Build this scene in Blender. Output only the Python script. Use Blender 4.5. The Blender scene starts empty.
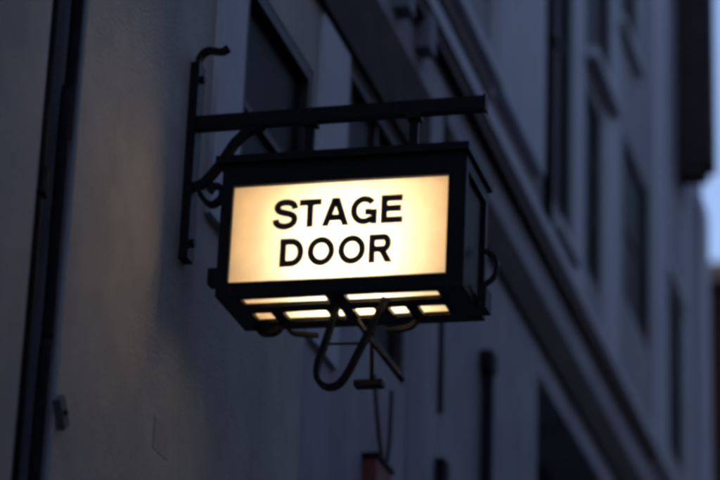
import bpy, bmesh, math, random
from mathutils import Vector, Matrix
R = math.radians
random.seed(4)
S = bpy.context.scene
COL = S.collection

# ------------------------------------------------------------------ camera
cd = bpy.data.cameras.new('camera')
cam = bpy.data.objects.new('camera', cd); COL.objects.link(cam)
_p, _r, _a = R(21.23), R(2.19), R(15.18)
fw = Vector((-math.sin(_a) * math.cos(_p), math.cos(_a) * math.cos(_p), math.sin(_p)))
rt = fw.cross(Vector((0, 0, 1))).normalized(); up = rt.cross(fw)
rt2 = math.cos(_r) * rt + math.sin(_r) * up
up2 = -math.sin(_r) * rt + math.cos(_r) * up
cam.matrix_world = Matrix(((rt2.x, up2.x, -fw.x, 2.2), (rt2.y, up2.y, -fw.y, 0),
                           (rt2.z, up2.z, -fw.z, 1.6), (0, 0, 0, 1)))
cd.sensor_width = 36; cd.lens = 130
cd.clip_start = 0.1; cd.clip_end = 2000
cd.dof.use_dof = True; cd.dof.focus_distance = 6.95; cd.dof.aperture_fstop = 2.1
S.camera = cam

# ------------------------------------------------------------------ sky, sun, exposure
SKY = 0.15
w = bpy.data.worlds.new('World'); S.world = w; w.use_nodes = True
nt = w.node_tree; nt.nodes.clear()
sky = nt.nodes.new('ShaderNodeTexSky'); sky.sky_type = 'NISHITA'; sky.sun_disc = False
sky.sun_elevation = R(6.0); sky.sun_rotation = R(250); sky.ozone_density = 1.4
bg = nt.nodes.new('ShaderNodeBackground'); bg.inputs['Strength'].default_value = SKY
wo = nt.nodes.new('ShaderNodeOutputWorld')
tint = nt.nodes.new('ShaderNodeMixRGB'); tint.blend_type = 'MULTIPLY'; tint.inputs[0].default_value = 1
tint.inputs[2].default_value = (1.05, .98, 1.26, 1)   # dusk white balance
nt.links.new(sky.outputs[0], tint.inputs[1]); nt.links.new(tint.outputs[0], bg.inputs[0]); nt.links.new(bg.outputs[0], wo.inputs[0])
sl = bpy.data.lights.new('sun', 'SUN'); sl.energy = 0.02; sl.angle = R(12); sl.color = (1, .9, .8)
sun = bpy.data.objects.new('sun', sl); COL.objects.link(sun)
sd = Vector((math.sin(R(250)) * math.cos(R(1)), math.cos(R(250)) * math.cos(R(1)), math.sin(R(1))))
sun.rotation_euler = sd.to_track_quat('Z', 'Y').to_euler()
S.view_settings.view_transform = 'Standard'; S.view_settings.look = 'None'
S.view_settings.exposure = 1.55; S.view_settings.gamma = 1; S.view_settings.use_curve_mapping = False
S.render.engine = 'CYCLES'
S.cycles.max_bounces = 8; S.cycles.transmission_bounces = 6; S.cycles.caustics_reflective = False
S.cycles.filter_width = 4.0; S.cycles.use_denoising = True

# ------------------------------------------------------------------ materials
def base(name):
    m = bpy.data.materials.new(name); m.use_nodes = True
    n = m.node_tree.nodes; return m, m.node_tree, n['Principled BSDF'], n['Material Output']
def mat(name, col, rough=.6, var=.12, scale=6, bump=.0, bscale=60, metal=0, spec=.5, stretch=(1, 1, 1), grime=None):
    m, t, b, o = base(name)
    tc = t.nodes.new('ShaderNodeTexCoord'); mp = t.nodes.new('ShaderNodeMapping')
    mp.inputs['Scale'].default_value = stretch; t.links.new(tc.outputs['Object'], mp.inputs[0])
    nz = t.nodes.new('ShaderNodeTexNoise'); nz.inputs['Scale'].default_value = scale
    nz.inputs['Detail'].default_value = 6; nz.inputs['Roughness'].default_value = .6
    t.links.new(mp.outputs[0], nz.inputs[0])
    rp = t.nodes.new('ShaderNodeValToRGB')
    rp.color_ramp.elements[0].position = .3; rp.color_ramp.elements[1].position = .7
    rp.color_ramp.elements[0].color = (*[c * (1 - var) for c in col], 1)
    rp.color_ramp.elements[1].color = (*[min(1, c * (1 + var)) for c in col], 1)
    t.links.new(nz.outputs['Fac'], rp.inputs[0])
    out = rp.outputs[0]
    if grime:
        n2 = t.nodes.new('ShaderNodeTexNoise'); n2.inputs['Scale'].default_value = 1.0
        m2 = t.nodes.new('ShaderNodeMapping'); m2.inputs['Scale'].default_value = (2.2, 2.2, .35)
        n2.inputs['Detail'].default_value = 5
        t.links.new(tc.outputs['Object'], m2.inputs[0]); t.links.new(m2.outputs[0], n2.inputs[0])
        r2 = t.nodes.new('ShaderNodeValToRGB'); r2.color_ramp.elements[0].position = .42; r2.color_ramp.elements[1].position = .72
        r2.color_ramp.elements[0].color = (0, 0, 0, 1); r2.color_ramp.elements[1].color = (.8, .8, .8, 1)
        mx = t.nodes.new('ShaderNodeMixRGB'); t.links.new(n2.outputs['Fac'], r2.inputs[0])
        t.links.new(r2.outputs[0], mx.inputs[0]); t.links.new(out, mx.inputs[1]); mx.inputs[2].default_value = (*grime, 1)
        out = mx.outputs[0]
    t.links.new(out, b.inputs['Base Color'])
    b.inputs['Roughness'].default_value = rough; b.inputs['Metallic'].default_value = metal
    b.inputs['Specular IOR Level'].default_value = spec
    if bump:
        bz = t.nodes.new('ShaderNodeTexNoise'); bz.inputs['Scale'].default_value = bscale; bz.inputs['Detail'].default_value = 5
        t.links.new(tc.outputs['Object'], bz.inputs[0])
        bp = t.nodes.new('ShaderNodeBump'); bp.inputs['Strength'].default_value = bump; bp.inputs['Distance'].default_value = .01
        t.links.new(bz.outputs['Fac'], bp.inputs['Height']); t.links.new(bp.outputs[0], b.inputs['Normal'])
    return m
def brick_mat(name, c1, c2, mortar):
    m, t, b, o = base(name); b.inputs['Specular IOR Level'].default_value = .08
    tc = t.nodes.new('ShaderNodeTexCoord'); sp = t.nodes.new('ShaderNodeSeparateXYZ'); cb = t.nodes.new('ShaderNodeCombineXYZ')
    ad = t.nodes.new('ShaderNodeMath'); ad.operation = 'ADD'
    t.links.new(tc.outputs['Object'], sp.inputs[0]); t.links.new(sp.outputs[0], ad.inputs[0]); t.links.new(sp.outputs[1], ad.inputs[1])
    t.links.new(ad.outputs[0], cb.inputs[0]); t.links.new(sp.outputs[2], cb.inputs[1])
    bk = t.nodes.new('ShaderNodeTexBrick'); bk.inputs['Scale'].default_value = 1
    bk.inputs['Brick Width'].default_value = .225; bk.inputs['Row Height'].default_value = .075; bk.inputs['Mortar Size'].default_value = .008
    bk.inputs['Color1'].default_value = (*c1, 1); bk.inputs['Color2'].default_value = (*c2, 1); bk.inputs['Mortar'].default_value = (*mortar, 1)
    t.links.new(cb.outputs[0], bk.inputs[0]); t.links.new(bk.outputs[0], b.inputs['Base Color']); b.inputs['Roughness'].default_value = .85
    return m
def opal_mat(name, tint, fac=.65):
    m = bpy.data.materials.new(name); m.use_nodes = True; t = m.node_tree; t.nodes.clear()
    o = t.nodes.new('ShaderNodeOutputMaterial'); d = t.nodes.new('ShaderNodeBsdfDiffuse'); tr = t.nodes.new('ShaderNodeBsdfTranslucent')
    tc = t.nodes.new('ShaderNodeTexCoord'); nz = t.nodes.new('ShaderNodeTexNoise'); nz.inputs['Scale'].default_value = 14; nz.inputs['Detail'].default_value = 4
    rp = t.nodes.new('ShaderNodeValToRGB'); rp.color_ramp.elements[0].position = .3; rp.color_ramp.elements[1].position = .7
    rp.color_ramp.elements[0].color = (*[c * .88 for c in tint], 1); rp.color_ramp.elements[1].color = (*tint, 1)
    t.links.new(tc.outputs['Object'], nz.inputs[0]); t.links.new(nz.outputs['Fac'], rp.inputs[0])
    for s in (d, tr): t.links.new(rp.outputs[0], s.inputs['Color'])
    mx = t.nodes.new('ShaderNodeMixShader'); mx.inputs[0].default_value = fac
    t.links.new(d.outputs[0], mx.inputs[1]); t.links.new(tr.outputs[0], mx.inputs[2]); t.links.new(mx.outputs[0], o.inputs[0])
    return m
def emit_mat(name, col, s):
    m, t, b, o = base(name)
    b.inputs['Base Color'].default_value = (.8, .8, .8, 1)
    b.inputs['Emission Color'].default_value = (*col, 1); b.inputs['Emission Strength'].default_value = s
    return m

M = dict(
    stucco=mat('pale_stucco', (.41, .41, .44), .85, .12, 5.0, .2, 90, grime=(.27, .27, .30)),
    cream=mat('sign_spill_stucco', (.49, .47, .425), .85, .14, 5, .2, 90, grime=(.33, .31, .28)),  # warmer, paler copy of the stucco; the sign's spill is painted into the colour
    stucco2=mat('grey_stucco', (.48, .465, .44), .85, .14, 5, .2, 80, grime=(.35, .34, .32)),
    trim=mat('painted_trim', (.56, .565, .61), .7, .07, 4, .1, 60),
    trim2=mat('weathered_trim', (.20, .205, .24), .75, .12, 4, .1, 60),
    fascia=mat('brown_fascia_paint', (.06, .046, .038), .8, .3, 5, .1, 30, spec=.1),
    iron=mat('black_iron_paint', (.004, .004, .005), .5, .3, 25, .25, 120, spec=.16),
    pipe=mat('dark_pipe_paint', (.012, .013, .018), .7, .3, 12, .15, 60, spec=.1),
    greypipe=mat('grey_pipe_paint', (.10, .10, .125), .6, .2, 12, .1, 60),
    glass=mat('dark_window_glass', (.009, .009, .011), .5, .2, 2, spec=.03),
    brownwin=mat('brown_window_glass', (.016, .0135, .012), .5, .3, 2, spec=.03),
    frame=mat('window_frame_paint', (.014, .013, .014), .6, .2, 10),
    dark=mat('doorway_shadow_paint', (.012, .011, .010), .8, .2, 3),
    brick=brick_mat('brown_brick', (.065, .045, .042), (.045, .034, .036), (.07, .065, .065)),
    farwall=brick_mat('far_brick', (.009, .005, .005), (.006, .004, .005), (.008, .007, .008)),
    opp=brick_mat('opposite_brick', (.085, .08, .085), (.07, .065, .07), (.10, .10, .10)),
    roof=mat('slate', (.05, .05, .06), .7, .2, 8),
    letter=mat('black_sign_paint', (.008, .008, .009), .5, .1, 20),
    liner=mat('cream_enamel', (.62, .44, .22), .6, .05, 10),
    opal=opal_mat('opal_sign_panel', (.98, .90, .73)),
    opal2=opal_mat('opal_glass_pane', (.97, .95, .88), .82),
    tube=emit_mat('lit_tube', (1.0, .86, .64), 13.0),
    red=mat('dull_red_paint', (.20, .028, .022), .55, .3, 20),
    asphalt=mat('asphalt', (.05, .05, .052), .85, .2, 9, .4, 150),
    paving=mat('paving_stone', (.16, .16, .155), .8, .15, 5, .2, 90),
    kerbm=mat('granite_kerb', (.22, .22, .22), .7, .15, 20),
    line=mat('yellow_road_paint', (.55, .42, .06), .7, .15, 20),
)

# ------------------------------------------------------------------ builders
def link(name, me, m, parent=None):
    o = bpy.data.objects.new(name, me); COL.objects.link(o)
    if m is not None: o.data.materials.append(M[m] if isinstance(m, str) else m)
    if parent is not None:
        o.parent = parent
    return o
def wloc(o):
    v = Vector((0, 0, 0))
    while o is not None: v += o.location; o = o.parent
    return v
def build(name, bm, m, parent=None, origin=None, smooth=False, bevel=0):
    """geometry is given in world coordinates; shift it to the parent's or its own origin"""
    if bevel:
        es = [e for e in bm.edges if len(e.link_faces) == 2 and e.calc_face_angle(0) > .6]
        bmesh.ops.bevel(bm, geom=es, offset=bevel, segments=2, affect='EDGES', profile=.6, clamp_overlap=True)
    bmesh.ops.recalc_face_normals(bm, faces=bm.faces)
    off = wloc(parent) if parent is not None else Vector((0, 0, 0))
    if origin is None:
        if parent is None: origin = Vector((0, 0, 0))
        else:
            c = Vector((0, 0, 0)); n = max(1, len(bm.verts))
            for v in bm.verts: c += v.co
            origin = c / n
    origin = Vector(origin)
    bmesh.ops.translate(bm, vec=-origin, verts=bm.verts)
    me = bpy.data.meshes.new(name); bm.to_mesh(me); bm.free()
    if smooth:
        for p in me.polygons: p.use_smooth = True
    o = link(name, me, m, parent); o.location = origin - off
    return o
def empty(name, loc, label=None, cat=None, group=None):
    o = bpy.data.objects.new(name, None); COL.objects.link(o); o.location = loc; o.empty_display_size = .1
    return tag(o, label, cat, group)
def tag(o, label=None, cat=None, group=None, kind=None):
    if label: o['label'] = label
    if cat: o['category'] = cat
    if group: o['group'] = group
    if kind: o['kind'] = kind
    return o
def box(bm, x0, x1, y0, y1, z0, z1):
    v = [bm.verts.new((x, y, z)) for x in (x0, x1) for y in (y0, y1) for z in (z0, z1)]
    for f in ((0, 1, 3, 2), (4, 6, 7, 5), (0, 4, 5, 1), (2, 3, 7, 6), (0, 2, 6, 4), (1, 5, 7, 3)):
        bm.faces.new([v[i] for i in f])
    return bm
def bx(*a): return box(bmesh.new(), *a)
def rail(bm, pts, r, seg=10, flat=None):
    """tube (or flat bar of half sizes flat=(in plane, depth)) swept along a path; flat bars lie in an XZ plane"""
    pts = [Vector(p) for p in pts]; rings = []
    for i, p in enumerate(pts):
        t = (pts[min(i + 1, len(pts) - 1)] - pts[max(i - 1, 0)]).normalized()
        a = Vector((0, 1, 0)) if abs(t.y) < .9 else Vector((1, 0, 0))
        n1 = t.cross(a).normalized(); n2 = n1.cross(t).normalized()
        if flat:
            h, d = flat; rings.append([bm.verts.new(p + n1 * u * h + n2 * v * d) for u, v in ((1, 1), (-1, 1), (-1, -1), (1, -1))])
        else:
            rings.append([bm.verts.new(p + (n1 * math.cos(k * 2 * math.pi / seg) + n2 * math.sin(k * 2 * math.pi / seg)) * r) for k in range(seg)])
    for a, b in zip(rings, rings[1:]):
        n = len(a)
        for k in range(n): bm.faces.new((a[k], a[(k + 1) % n], b[(k + 1) % n], b[k]))
    bm.faces.new(rings[0]); bm.faces.new(rings[-1][::-1])
    return bm
def tube(pts, r, seg=10): return rail(bmesh.new(), pts, r, seg)
def spline(P, n=8):
    P = [Vector(p) for p in P]; Q = [2 * P[0] - P[1]] + P + [2 * P[-1] - P[-2]]; out = []
    for i in range(1, len(Q) - 2):
        a, b, c, d = Q[i - 1:i + 3]
        for k in range(n):
            t = k / n
            out.append(.5 * ((2 * b) + (c - a) * t + (2 * a - 5 * b + 4 * c - d) * t * t + (3 * b - a - 3 * c + d) * t ** 3))
    return out + [P[-1]]
def wall_sheet(bm, y0, y1, z0, z1, openings, x=0.0, depth=.3):
    ys = sorted({y0, y1, *[v for o in openings for v in o[:2]]}); zs = sorted({z0, z1, *[v for o in openings for v in o[2:4]]})
    vd = {}
    def V(y, z):
        k = (round(y, 4), round(z, 4))
        if k not in vd: vd[k] = bm.verts.new((x, y, z))
        return vd[k]
    for ya, yb in zip(ys, ys[1:]):
        for za, zb in zip(zs, zs[1:]):
            cy, cz = (ya + yb) / 2, (za + zb) / 2
            if any(o[0] < cy < o[1] and o[2] < cz < o[3] for o in openings): continue
            bm.faces.new((V(ya, za), V(yb, za), V(yb, zb), V(ya, zb)))
    for o in openings:
        a, b, c, d = o[:4]
        for (p, q) in (((a, c), (a, d)), ((a, d), (b, d)), ((b, d), (b, c)), ((b, c), (a, c))):
            f = [bm.verts.new((x, *p)), bm.verts.new((x, *q)), bm.verts.new((x - depth, *q)), bm.verts.new((x - depth, *p))]
            bm.faces.new(f)
    return bm
def window(parent, a, b, c, d, rec=.05, x=0.0, glass='glass', bars=(1, 2), fm='frame', label=None):
    """sash window set rec behind the wall face"""
    bm = bmesh.new(); t = .045; xx = x - rec
    for q in ((a, a + t, c, d), (b - t, b, c, d), (a + t, b - t, c, c + t), (a + t, b - t, d - t, d)):
        box(bm, xx - .03, xx + .018, *q)
    ny, nz = bars
    for i in range(1, ny + 1):
        y = a + t + (b - a - 2 * t) * i / (ny + 1); box(bm, xx - .03, xx + .006, y - .012, y + .012, c + t, d - t)
    for i in range(1, nz + 1):
        z = c + t + (d - c - 2 * t) * i / (nz + 1); box(bm, xx - .03, xx + .003, a + t, b - t, z - .012, z + .012)
    f = build('window', bm, fm, parent)
    if label: f['label'] = label
    build('pane', bx(xx - .022, xx - .012, a + .01, b - .01, c + .01, d - .01), glass, f)
    return f

# ------------------------------------------------------------------ ground
def sheet(name, x0, x1, y0, y1, z, m):
    bm = bmesh.new(); bm.faces.new([bm.verts.new(p) for p in ((x0, y0, z), (x1, y0, z), (x1, y1, z), (x0, y1, z))])
    return tag(build(name, bm, m), kind='structure')
sheet('ground', -600, 600, -600, 600, -.13, 'asphalt')
sheet('road', 3.0, 7.4, -30, 44, -.12, 'asphalt')
tag(build('pavement', bx(-.5, 2.85, -30, 44, -.3, 0), 'paving'), kind='structure')
tag(build('kerb', bx(2.853, 3.0, -30, 44, -.3, .003), 'kerbm'), kind='structure')

# ------------------------------------------------------------------ theatre building (the long pale facade)
B = empty('theatre_building', (0, 10, 0), 'pale stucco theatre facade running back behind the lit sign, with dark windows and a cornice', 'building')
Y0, Y1, ZT = 5.445, 17.6, 12.6
OP = [  # y0,y1,z0,z1
    (6.70, 7.45, 4.40, 5.20),      # dark window left behind the bracket bar
    (7.88, 8.80, 4.55, 5.45),      # second window below the fascia
    (11.37, 14.4, 3.0, 5.45),      # black doorway lower right
    (9.55, 10.12, 6.75, 9.2),      # upper storey
    (11.52, 12.20, 6.45, 9.4),
    (12.58, 13.42, 7.75, 9.6),
    (12.62, 13.12, 6.45, 7.55),
    (13.92, 14.93, 6.75, 7.82),
    (15.56, 16.38, 6.4, 7.52),
    (13.70, 14.45, 8.45, 10.3),
    (7.6, 8.3, 6.7, 8.4),
]
YC = 7.47
build('wall', wall_sheet(bmesh.new(), Y0, YC, 0, ZT, [OP[0]]), 'cream', B)['label'] = 'cream near end of the facade wall, warm sign light painted into its colour'
bm = wall_sheet(bmesh.new(), YC, Y1, 0, ZT, OP[1:])
box(bm, -9, -.301, Y0, Y1, 0, ZT - .01)
for yy in (Y0, Y1):
    bm.faces.new([bm.verts.new(p) for p in ((0, yy, 0), (-.3, yy, 0), (-.3, yy, ZT), (0, yy, ZT))])
bm.faces.new([bm.verts.new(p) for p in ((0, Y0, ZT), (0, Y1, ZT), (-.3, Y1, ZT), (-.3, Y0, ZT))])
build('wall', bm, 'stucco', B)
window(B, *OP[0], .02, glass='glass', bars=(0, 1))
window(B, *OP[1], .02, glass='brownwin', bars=(1, 1))
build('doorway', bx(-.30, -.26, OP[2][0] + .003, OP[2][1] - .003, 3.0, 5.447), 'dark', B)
for o in (OP[3], OP[4], OP[6], OP[10]): window(B, *o, .02, glass='glass', bars=(0, 2))
for o in (OP[5], OP[7], OP[8], OP[9]): window(B, *o, .020, glass='brownwin', bars=(0, 1))
# lintel over the first window, fascia, cornice, mouldings
build('fascia', bx(.0, .022, 7.30, 9.02, 5.47, 5.81), 'fascia', B, bevel=.004)
build('fascia', bx(.0, .022, 9.32, 16.1, 5.60, 5.83), 'fascia', B, bevel=.004)
bm = bmesh.new(); box(bm, .0, .028, 8.2, 17.58, 6.085, 6.12); box(bm, .0, .055, 8.2, 17.58, 6.12, 6.19)
build('cornice', bm, 'trim', B, bevel=.008)
bm = bmesh.new(); box(bm, .0, .045, 8.4, 10.08, 6.28, 6.33); box(bm, 0, .085, 8.4, 10.08, 6.33, 6.39)
build('moulding', bm, 'trim', B, bevel=.006)
bm = bmesh.new(); box(bm, .0, .03, 11.62, 12.2, 6.26, 6.29); box(bm, 0, .06, 11.62, 12.2, 6.29, 6.34)
build('moulding', bm, 'trim', B, bevel=.006)
for y in (8.45, 8.80): build('console', bx(.0, .06, y, y + .11, 5.93, 6.08), 'trim2', B, bevel=.006)
build('pier_strip', bx(.0, .018, 6.43, 6.665, 4.30, 6.0), 'trim', B, bevel=.004)
def pil(a, b, z0, z1, p, m='trim', bev=.006): return build('pilaster', bx(0, p, a, b, z0, z1), m, B, bevel=bev)
pil(7.50, 7.84, 4.3, 5.44, .015)
pil(8.86, 9.28, 3.6, 5.98, .012, 'stucco')
pil(10.18, 11.26, 6.40, ZT - .02, .045)
pil(12.24, 12.55, 6.24, ZT - .02, .012)
pil(13.45, 13.68, 6.24, ZT - .02, .016)
pil(13.16, 13.44, 6.24, 7.6, .02)
pil(14.96, 15.20, 6.24, ZT - .02, .04)
pil(15.36, 15.55, 6.24, ZT - .02, .03)
pil(16.45, 16.60, 6.24, 8.7, .03)
pil(17.2, 17.58, 4.5, 8.7, .05)
build('window_sill', bx(0, .07, 12.62, 13.46, 7.67, 7.735), 'trim', B, bevel=.01)
build('window_sill', bx(0, .05, 13.66, 14.48, 8.39, 8.44), 'trim', B, bevel=.01)
build('window_hood', bx(0, .04, 15.58, 16.4, 7.56, 7.62), 'trim', B, bevel=.01)

# ------------------------------------------------------------------ brick upper building at the far end
K = empty('brick_chimney_breast', (.1, 16.5, 8.3), 'dark brown brick chimney breast projecting from the far end of the facade, beside the sky', 'chimney')
bm = bx(.003, .25, 16.2, 16.42, 8.53, 14.5)
build('wall', bm, 'brick', K)
build('corbel', bx(.003, .20, 16.22, 16.40, 8.46, 8.527), 'brick', K, bevel=.03)

# ------------------------------------------------------------------ neighbouring building on the left
N = empty('neighbouring_building', (0, 0, 0), 'plain grey rendered wall at the left edge of the photo, left of the black drainpipe', 'building')
bm = bx(-9, -.004, -22, 5.225, 0, 10.5); build('wall', bm, 'stucco2', N)
build('plinth', bx(-.004, .04, -22, 5.2, 0, .6), 'stucco2', N, bevel=.01)
build('recess_wall', bx(-9, -.14, 5.227, 5.443, 0, 10.4), 'pipe', N)  # gap darkness is put into the colour: the pipe's dark paint on the wall

# ------------------------------------------------------------------ far building under the patch of sky
F = empty('distant_building', (0, 46, 0), 'dark roofline of a distant building under the bright sky at the right edge', 'building')
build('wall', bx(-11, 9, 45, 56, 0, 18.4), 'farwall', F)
build('roof', bx(-11.2, 9.2, 44.7, 56, 18.4, 18.75), 'roof', F, bevel=.05)
for i in range(8):
    for j in range(4):
        f = build('window', bx(-9.6 + i * 2.3, -8.5 + i * 2.3, 44.95, 45.0, 3 + j * 3.7, 5 + j * 3.7), 'trim2', F)
        build('pane', bx(-9.52 + i * 2.3, -8.58 + i * 2.3, 44.935, 44.949, 3.08 + j * 3.7, 4.92 + j * 3.7), 'glass', f)

# ------------------------------------------------------------------ building across the street (throws its shade on the facade)
O = empty('facing_building', (10, 0, 0), 'brick terrace across the narrow street, facing the theatre', 'building')
bm = bx(9.2, 18, -26, 40, 0, 13.8); build('wall', bm, 'opp', O)
build('parapet', bx(9.1, 9.6, -26, 40, 13.803, 14.4), 'opp', O)

# ------------------------------------------------------------------ pipes and cables on the facade
def pipe(name, x, y, z0, z1, r, m, label, cat, collars=()):
    o = build(name, tube([(x, y, z0), (x, y, z1)], r, 14), m, None, origin=(x, y, z0), smooth=True)
    tag(o, label, cat)
    for z in collars:
        bm = tube([(x, y, z), (x, y, z + .07)], r * 1.28, 14); build('collar', bm, m, o)
        build('bracket', bx(x - r - .10, x - r * .5, y - .05, y + .05, z + .02, z + .05), m, o)
    return o
pipe('drainpipe', -.055, 5.305, 0, 10.2, .034, 'pipe', 'black drainpipe in the gap at the left, between the two nearest walls', 'pipe', (3.9, 2.2, 5.6))
tag(build('cable', tube(spline([(-.02, 5.40, 0), (-.02, 5.397, 3.2), (-.022, 5.41, 3.6), (-.018, 5.395, 4.2), (-.02, 5.42, 4.6), (-.02, 5.395, 10)]), .016, 8), 'pipe', None, origin=(-.02, 5.37, 0), smooth=True),
    'thin dark cable beside the black drainpipe at the left', 'cable')
dp = build('drainpipe', tube([(.03, 10.13, 0), (.03, 10.13, 5.055)], .026, 14), 'pipe', None, origin=(.03, 10.13, 0), smooth=True)
tag(dp, 'dark drainpipe below a square hopper, right of the sign under the cornice', 'pipe')
bm = bmesh.new(); box(bm, .0, .055, 10.08, 10.19, 5.05, 5.13); build('hopper', bm, 'pipe', dp, bevel=.01)
tag(build('drainpipe', tube([(.03, 11.42, 6.22), (.03, 11.42, 12.4)], .024, 12), 'iron', None, origin=(.03, 11.42, 6.22), smooth=True),
    'thin black upright pipe rising above the cornice on the upper facade', 'pipe')
tag(build('dark_line', tube([(.022, 8.3, 6.052), (.022, 14.9, 6.075)], .017, 10), 'iron', None, origin=(.022, 8.3, 6.05), smooth=True), 'long straight black tube added along the facade as the dark line under the cornice', 'dark_line')  # tube added to darken the shaded line under the cornice
tag(build('dark_line', tube([(.022, 8.0, 6.262), (.022, 10.06, 6.262)], .015, 10), 'iron', None, origin=(.022, 8.0, 6.26), smooth=True), 'shorter black tube added as the dark moulding line above the cornice, ending beside the tip of the bracket bar', 'dark_line')  # second added tube, standing in for the moulding's shaded underside
cb = build('cable', tube(spline([(.012, 9.30, 5.9), (.012, 9.31, 5.3), (.012, 9.33, 4.9), (.012, 9.34, 4.62)]), .011, 8), 'pipe', None, origin=(.012, 9.3, 4.6), smooth=True)
tag(cb, 'thin dark cable hanging down the facade behind the right end of the sign', 'cable')
tag(build('junction_box', bx(.0, .05, 9.27, 9.36, 4.31, 4.42), 'pipe', None, origin=(0, 9.31, 4.31), bevel=.008), 'small black junction box low on the facade below the hanging cable', 'box')

# small fittings on the near wall
def tilted(name, c, sy, sz, sx, ang, m, label, cat):
    bm = bx(0, sx, -sy / 2, sy / 2, -sz / 2, sz / 2)
    o = build(name, bm, m, None, origin=(0, 0, 0), bevel=min(.004, sx * .3)); o.location = c; o.rotation_euler = (R(ang), 0, 0)
    return tag(o, label, cat)
cl = tilted('cable_clamp', (.0, 5.455, 3.405), .035, .075, .02, 38, 'greypipe', 'small tilted grey clamp on the near wall at the lower left', 'clamp')
build('bolt', tube([(.02, 5.455, 3.405), (.026, 5.455, 3.405)], .007, 10), 'pipe', cl)
vp_ = tilted('cover_plate', (.0, 6.19, 3.565), .12, .085, .0018, 0, 'cream', 'small square painted cover plate low on the near wall below the sign', 'plate')
#build('screw', tube([(.003, 6.19, 3.59), (.005, 6.19, 3.59)], .006, 10), 'greypipe', vp_)

# small red box on a loop under the sign
rb = empty('hanging_lantern', (.0, 8.42, 4.0), 'small dull red box hanging from a thin loop below the sign at the bottom edge', 'lantern')
build('box', bx(.005, .05, 8.25, 8.46, 3.90, 4.12), 'red', rb, bevel=.006)
build('cap', bx(.0, .058, 8.235, 8.475, 4.122, 4.135), 'pipe', rb, bevel=.004)
build('loop', tube(spline([(.03, 8.25, 4.42), (.03, 8.29, 4.33), (.035, 8.34, 4.20), (.035, 8.42, 4.14), (.035, 8.47, 4.22), (.03, 8.50, 4.35), (.03, 8.50, 4.44)]), .007, 8), 'pipe', rb, smooth=True)

# ------------------------------------------------------------------ iron bracket
YB = 6.262
W = empty('wall_bracket', (0, YB, 4.09), 'black wrought iron bracket fixed to the wall, its straight bar carrying the lit sign', 'bracket')
build('wall_plate', bx(.0, .026, YB - .028, YB + .028, 4.09, 4.675), 'iron', W, bevel=.004)
build('bar', bx(.02, .835, YB - .016, YB + .016, 4.475, 4.514), 'iron', W, bevel=.004)
build('bar_end', bx(.8355, .841, YB - .019, YB + .019, 4.472, 4.517), 'iron', W, bevel=.002)
def flat(name, pts, h, d, y, m='iron', parent=W, n=8):
    return build(name, rail(bmesh.new(), [(a, y, b) for a, b in [(v.x, v.y) for v in spline([(p[0], p[1], 0) for p in pts], n)]], 0, flat=(h, d)), m, parent)
flat('brace', [(.026, 4.30), (.06, 4.325), (.10, 4.375), (.135, 4.43), (.175, 4.465), (.215, 4.478)], .010, .014, YB)
flat('scroll', [(.03, 4.318), (.052, 4.27), (.078, 4.25), (.104, 4.268), (.102, 4.298), (.08, 4.304), (.068, 4.288)], .007, .012, YB)
flat('finial', [(.013, 4.67), (.018, 4.70), (.04, 4.718), (.08, 4.712), (.10, 4.722)], .007, .012, YB)
for z in (4.14, 4.63): build('bolt', tube([(.026, YB, z), (.036, YB, z)], .012, 10), 'iron', W)

# ------------------------------------------------------------------ light box sign
FY, BY = 6.12, 6.40
G = empty('light_box_sign', (.48, YB, 3.925), 'lit cream box sign reading STAGE DOOR in a black case under the bracket', 'sign')
X0, X1, Z0, Z1 = .149, .808, 3.925, 4.300
PX0, PX1, PZ0, PZ1 = .180, .770, 3.962, 4.238
bm = bmesh.new()   # case: four face rails, back, sides, corner posts
box(bm, X0, PX0, FY, FY + .03, Z0, Z1); box(bm, PX1, X1, FY, FY + .03, Z0, Z1)
box(bm, PX0, PX1, FY, FY + .03, PZ1, Z1); box(bm, PX0, PX1, FY, FY + .03, Z0, PZ0)
box(bm, X0, X1, BY - .02, BY, Z0, Z1)
box(bm, X0, X0 + .012, FY + .03, BY - .02, Z0 + .0121, Z1); box(bm, X1 - .012, X1, FY + .03, BY - .02, Z0 + .0121, Z1)
case = build('case', bm, 'iron', G, bevel=.003)
build('hood', bx(X0 - .018, X1 + .018, FY - .016, BY + .018, Z1 + .001, Z1 + .022), 'iron', G, bevel=.006)
bm = bmesh.new(); box(bm, X1, X1 + .010, FY + .002, FY + .028, Z0, Z1 - .01); box(bm, X1, X1 + .010, BY - .03, BY - .002, Z0, Z1 - .01)
box(bm, X1, X1 + .010, FY + .028, BY - .03, Z0, Z0 + .028); box(bm, X1, X1 + .010, FY + .028, BY - .03, Z1 - .045, Z1 - .01)
build('side_frame', bm, 'iron', G, bevel=.002)
bm = bmesh.new()   # cream enamelled inside: back, top, two sides
box(bm, X0 + .013, X1 - .013, BY - .026, BY - .021, Z0 + .0121, Z1 - .004)
box(bm, X0 + .0125, X0 + .017, FY + .031, BY - .027, Z0 + .0121, Z1 - .004); box(bm, X1 - .017, X1 - .0125, FY + .031, BY - .027, Z0 + .0121, Z1 - .004)
box(bm, X0 + .018, X1 - .018, FY + .031, BY - .027, Z1 - .008, Z1 - .004)
build('reflector', bm, 'liner', G)
for z in (3.992, 4.130):
    t_ = build('lamp_tube', tube([(.345, 6.26, z), (.640, 6.26, z)], .012, 12), 'tube', G, smooth=True)
    for xa, xb in ((.318, .344), (.641, .667)): build('tube_cap', tube([(xa, 6.26, z), (xb, 6.26, z)], .014, 12), 'trim2', t_)
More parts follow.
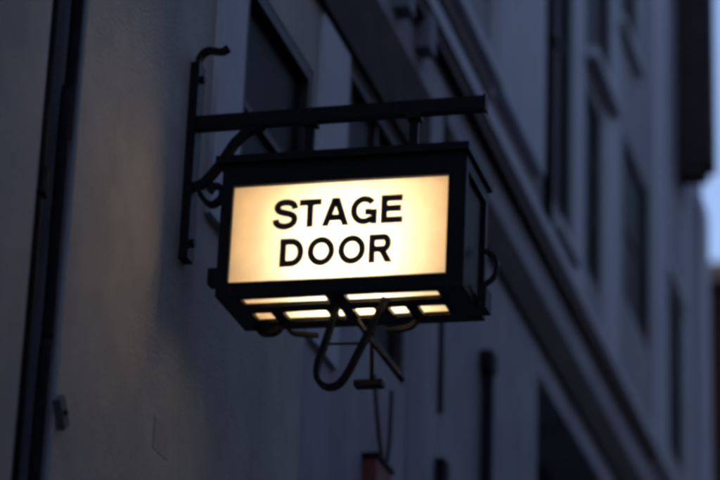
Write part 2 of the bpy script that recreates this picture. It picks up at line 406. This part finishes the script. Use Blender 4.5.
bm = bmesh.new(); bm.faces.new([bm.verts.new(p) for p in ((PX0 - .006, FY + .014, PZ0 - .006), (PX1 + .006, FY + .014, PZ0 - .006), (PX1 + .006, FY + .014, PZ1 + .006), (PX0 - .006, FY + .014, PZ1 + .006))])
panel = build('front_panel', bm, 'opal', G)

# lettering: medium grotesque capitals, drawn as strokes one cap height tall
SW = .226
def quad_strip(bm, pts, wd, y, th, closed=False):
    pts = [Vector((p[0], p[1])) for p in pts]; n = len(pts); L = []; Rr = []
    for i, p in enumerate(pts):
        a = pts[(i - 1) % n] if closed or i else pts[0]; b = pts[(i + 1) % n] if closed or i < n - 1 else pts[-1]
        t = (b - a).normalized(); nn = Vector((-t.y, t.x)) * wd / 2
        if n == 2 and abs(t.x) > .1 and abs(t.y) > .1: nn = Vector((-wd / 2 / abs(t.y) * (1 if t.y > 0 else -1), 0))
        L.append(p + nn); Rr.append(p - nn)
    F_ = [[bm.verts.new((v.x, y, v.y)) for v in s] for s in (L, Rr)]; K_ = [[bm.verts.new((v.x, y + th, v.y)) for v in s] for s in (L, Rr)]
    rng = range(n) if closed else range(n - 1)
    for i in rng:
        j = (i + 1) % n
        bm.faces.new((F_[0][i], F_[0][j], F_[1][j], F_[1][i])); bm.faces.new((K_[0][i], K_[1][i], K_[1][j], K_[0][j]))
        bm.faces.new((F_[0][i], K_[0][i], K_[0][j], F_[0][j])); bm.faces.new((F_[1][i], F_[1][j], K_[1][j], K_[1][i]))
    if not closed:
        for i in (0, n - 1): bm.faces.new((F_[0][i], F_[1][i], K_[1][i], K_[0][i]))
def ell(cx, cz, rx, rz, a0, a1, n=28): return [(cx + rx * math.cos(R(a0 + (a1 - a0) * k / n)), cz + rz * math.sin(R(a0 + (a1 - a0) * k / n))) for k in range(n + 1)]
def cs(P): return [(v.x, v.y) for v in spline([(a, b, 0) for a, b in P], 7)]
h = SW / 2
GL = {
 'S': (.89, [cs([(.775, .68), (.745, .80), (.64, .893), (.45, .928), (.27, .90), (.165, .81), (.16, .70), (.24, .61), (.42, .55), (.62, .495), (.745, .41), (.765, .28), (.69, .145), (.47, .072), (.27, .10), (.145, .195), (.115, .325)])]),
 'T': (.84, [[(.03, 1 - h), (.81, 1 - h)], [(.42, 1 - 2 * h), (.42, 0)]]),
 'A': (.94, [[(.11, 0), (.455, 1)], [(.83, 0), (.485, 1)], [(.27, .30), (.67, .30)]]),
 'G': (1.05, [ell(.525, .5, .475 - h, .51 - h, 40, 318, 34), [(.55, .44), (.76, .44)], [(.865, .53), (.865, .0)]]),
 'E': (.86, [[(.165, 0), (.165, 1)], [(.165 + h, 1 - h), (.79, 1 - h)], [(.165 + h, .52), (.75, .52)], [(.165 + h, h), (.81, h)]]),
 'D': (.98, [[(.165, 0), (.165, 1)], [(.165 + h, 1 - h)] + ell(.47, .5, .91 - h - .47, .5 - h, 90, -90, 24) + [(.165 + h, h)]]),
 'O': (1.09, [ell(.545, .5, .485 - h, .51 - h, 0, 360 * 35 / 36, 35)]),
 'R': (.95, [[(.165, 0), (.165, 1)], [(.165 + h, 1 - h)] + ell(.57, (1.47 - h) / 2, .84 - h - .57, (.53 - h) / 2, 90, -90, 20) + [(.165 + h, .47)], [(.54, .40), (.77, 0)]]),
}
def word(txt, x, z, cap, width):
    adv = sum(GL[c][0] for c in txt); k = (width / cap) / (adv - .16); cx = -.08
    for c in txt:
        bm = bmesh.new()
        for i, st in enumerate(GL[c][1]):
            quad_strip(bm, st, SW, .0, .012, closed=(c == 'O'))
            for v in bm.verts: pass
        # lay every stroke of a letter a hair apart in depth, then place it on the panel
        bmesh.ops.transform(bm, matrix=Matrix(((cap * k, 0, 0, x + cx * cap * k), (0, cap, 0, FY + .0125), (0, 0, cap, z), (0, 0, 0, 1))), verts=bm.verts)
        build('letter', bm, 'letter', panel)
        cx += GL[c][0]
word('STAGE', .298, 4.113, .080, .347)
word('DOOR', .319, 4.0035, .080, .303)

# underside: black bars and opal panes
bm = bmesh.new()
box(bm, X0, X1, FY + .03, FY + .036, Z0, Z0 + .012); box(bm, X0, X1, FY + .096, FY + .144, Z0, Z0 + .012); box(bm, X0, X1, FY + .222, BY - .02, Z0, Z0 + .012)
rows = ((FY + .036, FY + .096, [(.207, .440), (.492, .742)]), (FY + .144, FY + .222, [(.207, .262), (.293, .415), (.432, .455), (.487, .545), (.584, .632), (.664, .738)]))
for ya, yb, sp in rows:
    ed = [X0] + [v for s in sp for v in s] + [X1]
    for a, b in zip(ed[0::2], ed[1::2]): box(bm, a, b, ya, yb, Z0, Z0 + .012)
build('underside_frame', bm, 'iron', G)
for ya, yb, sp in rows:
    for a, b in sp: build('underside_pane', bx(a - .004, b + .004, ya - .003, yb + .003, Z0 + .0125, Z0 + .0150), 'opal2', G)
# hangers, lugs and the ironwork below
for x in (.345, .637):
    hg = build('hanger', bx(x - .012, x + .012, YB - .008, YB + .008, Z1 + .022, 4.474), 'iron', G, bevel=.002)
    bm = bx(x - .020, x + .020, YB - .019, YB + .019, 4.462, 4.4748); build('clip', bm, 'iron', hg, bevel=.005)
    build('foot', bx(x - .03, x + .03, YB - .02, YB + .02, Z1 + .021, Z1 + .032), 'iron', hg)
build('lug', bx(X0 - .028, X0 - .001, FY + .01, FY + .05, 3.965, 4.01), 'iron', G, bevel=.005)
build('lug', bx(X1 + .011, X1 + .034, FY + .17, FY + .24, 3.925, 3.985), 'iron', G, bevel=.005)
flat('ring', [(X1 + .012, 4.09), (.835, 4.085), (.858, 4.07), (.868, 4.045), (.860, 4.012), (.838, 3.992), (X1 + .012, 3.986)], .005, .008, 6.30, parent=G)
flat('hook', [(.470, 3.945), (.458, 3.896), (.434, 3.806), (.418, 3.752), (.420, 3.712), (.442, 3.690), (.472, 3.692), (.498, 3.722), (.535, 3.800), (.577, 3.888), (.594, 3.928)], .0075, .011, 6.20, parent=G)
bm = rail(bmesh.new(), [(.517, 6.36, 3.93), (.522, 6.36, 3.755)], .006)
rail(bm, [(.474, 6.33, 3.932), (.524, 6.335, 3.860), (.612, 6.345, 3.748)], .0075); rail(bm, [(.388, 6.355, 3.863), (.51, 6.355, 3.860)], .004)
build('stay', bm, 'iron', G, smooth=False)
build('weight', bx(.478, .555, 6.34, 6.38, 3.738, 3.754), 'iron', G, bevel=.006)
flat('scroll', [(.195, 3.925), (.205, 3.908), (.222, 3.902), (.243, 3.904), (.255, 3.912), (.262, 3.924)], .008, .012, 6.36, parent=G)
flat('scroll', [(.280, 3.918), (.295, 3.900), (.33, 3.894), (.368, 3.890)], .005, .009, 6.36, parent=G)
flat('scroll', [(.556, 3.899), (.594, 3.898), (.625, 3.905), (.641, 3.922)], .006, .010, 6.36, parent=G)
G.rotation_euler = (0, R(.5), 0)
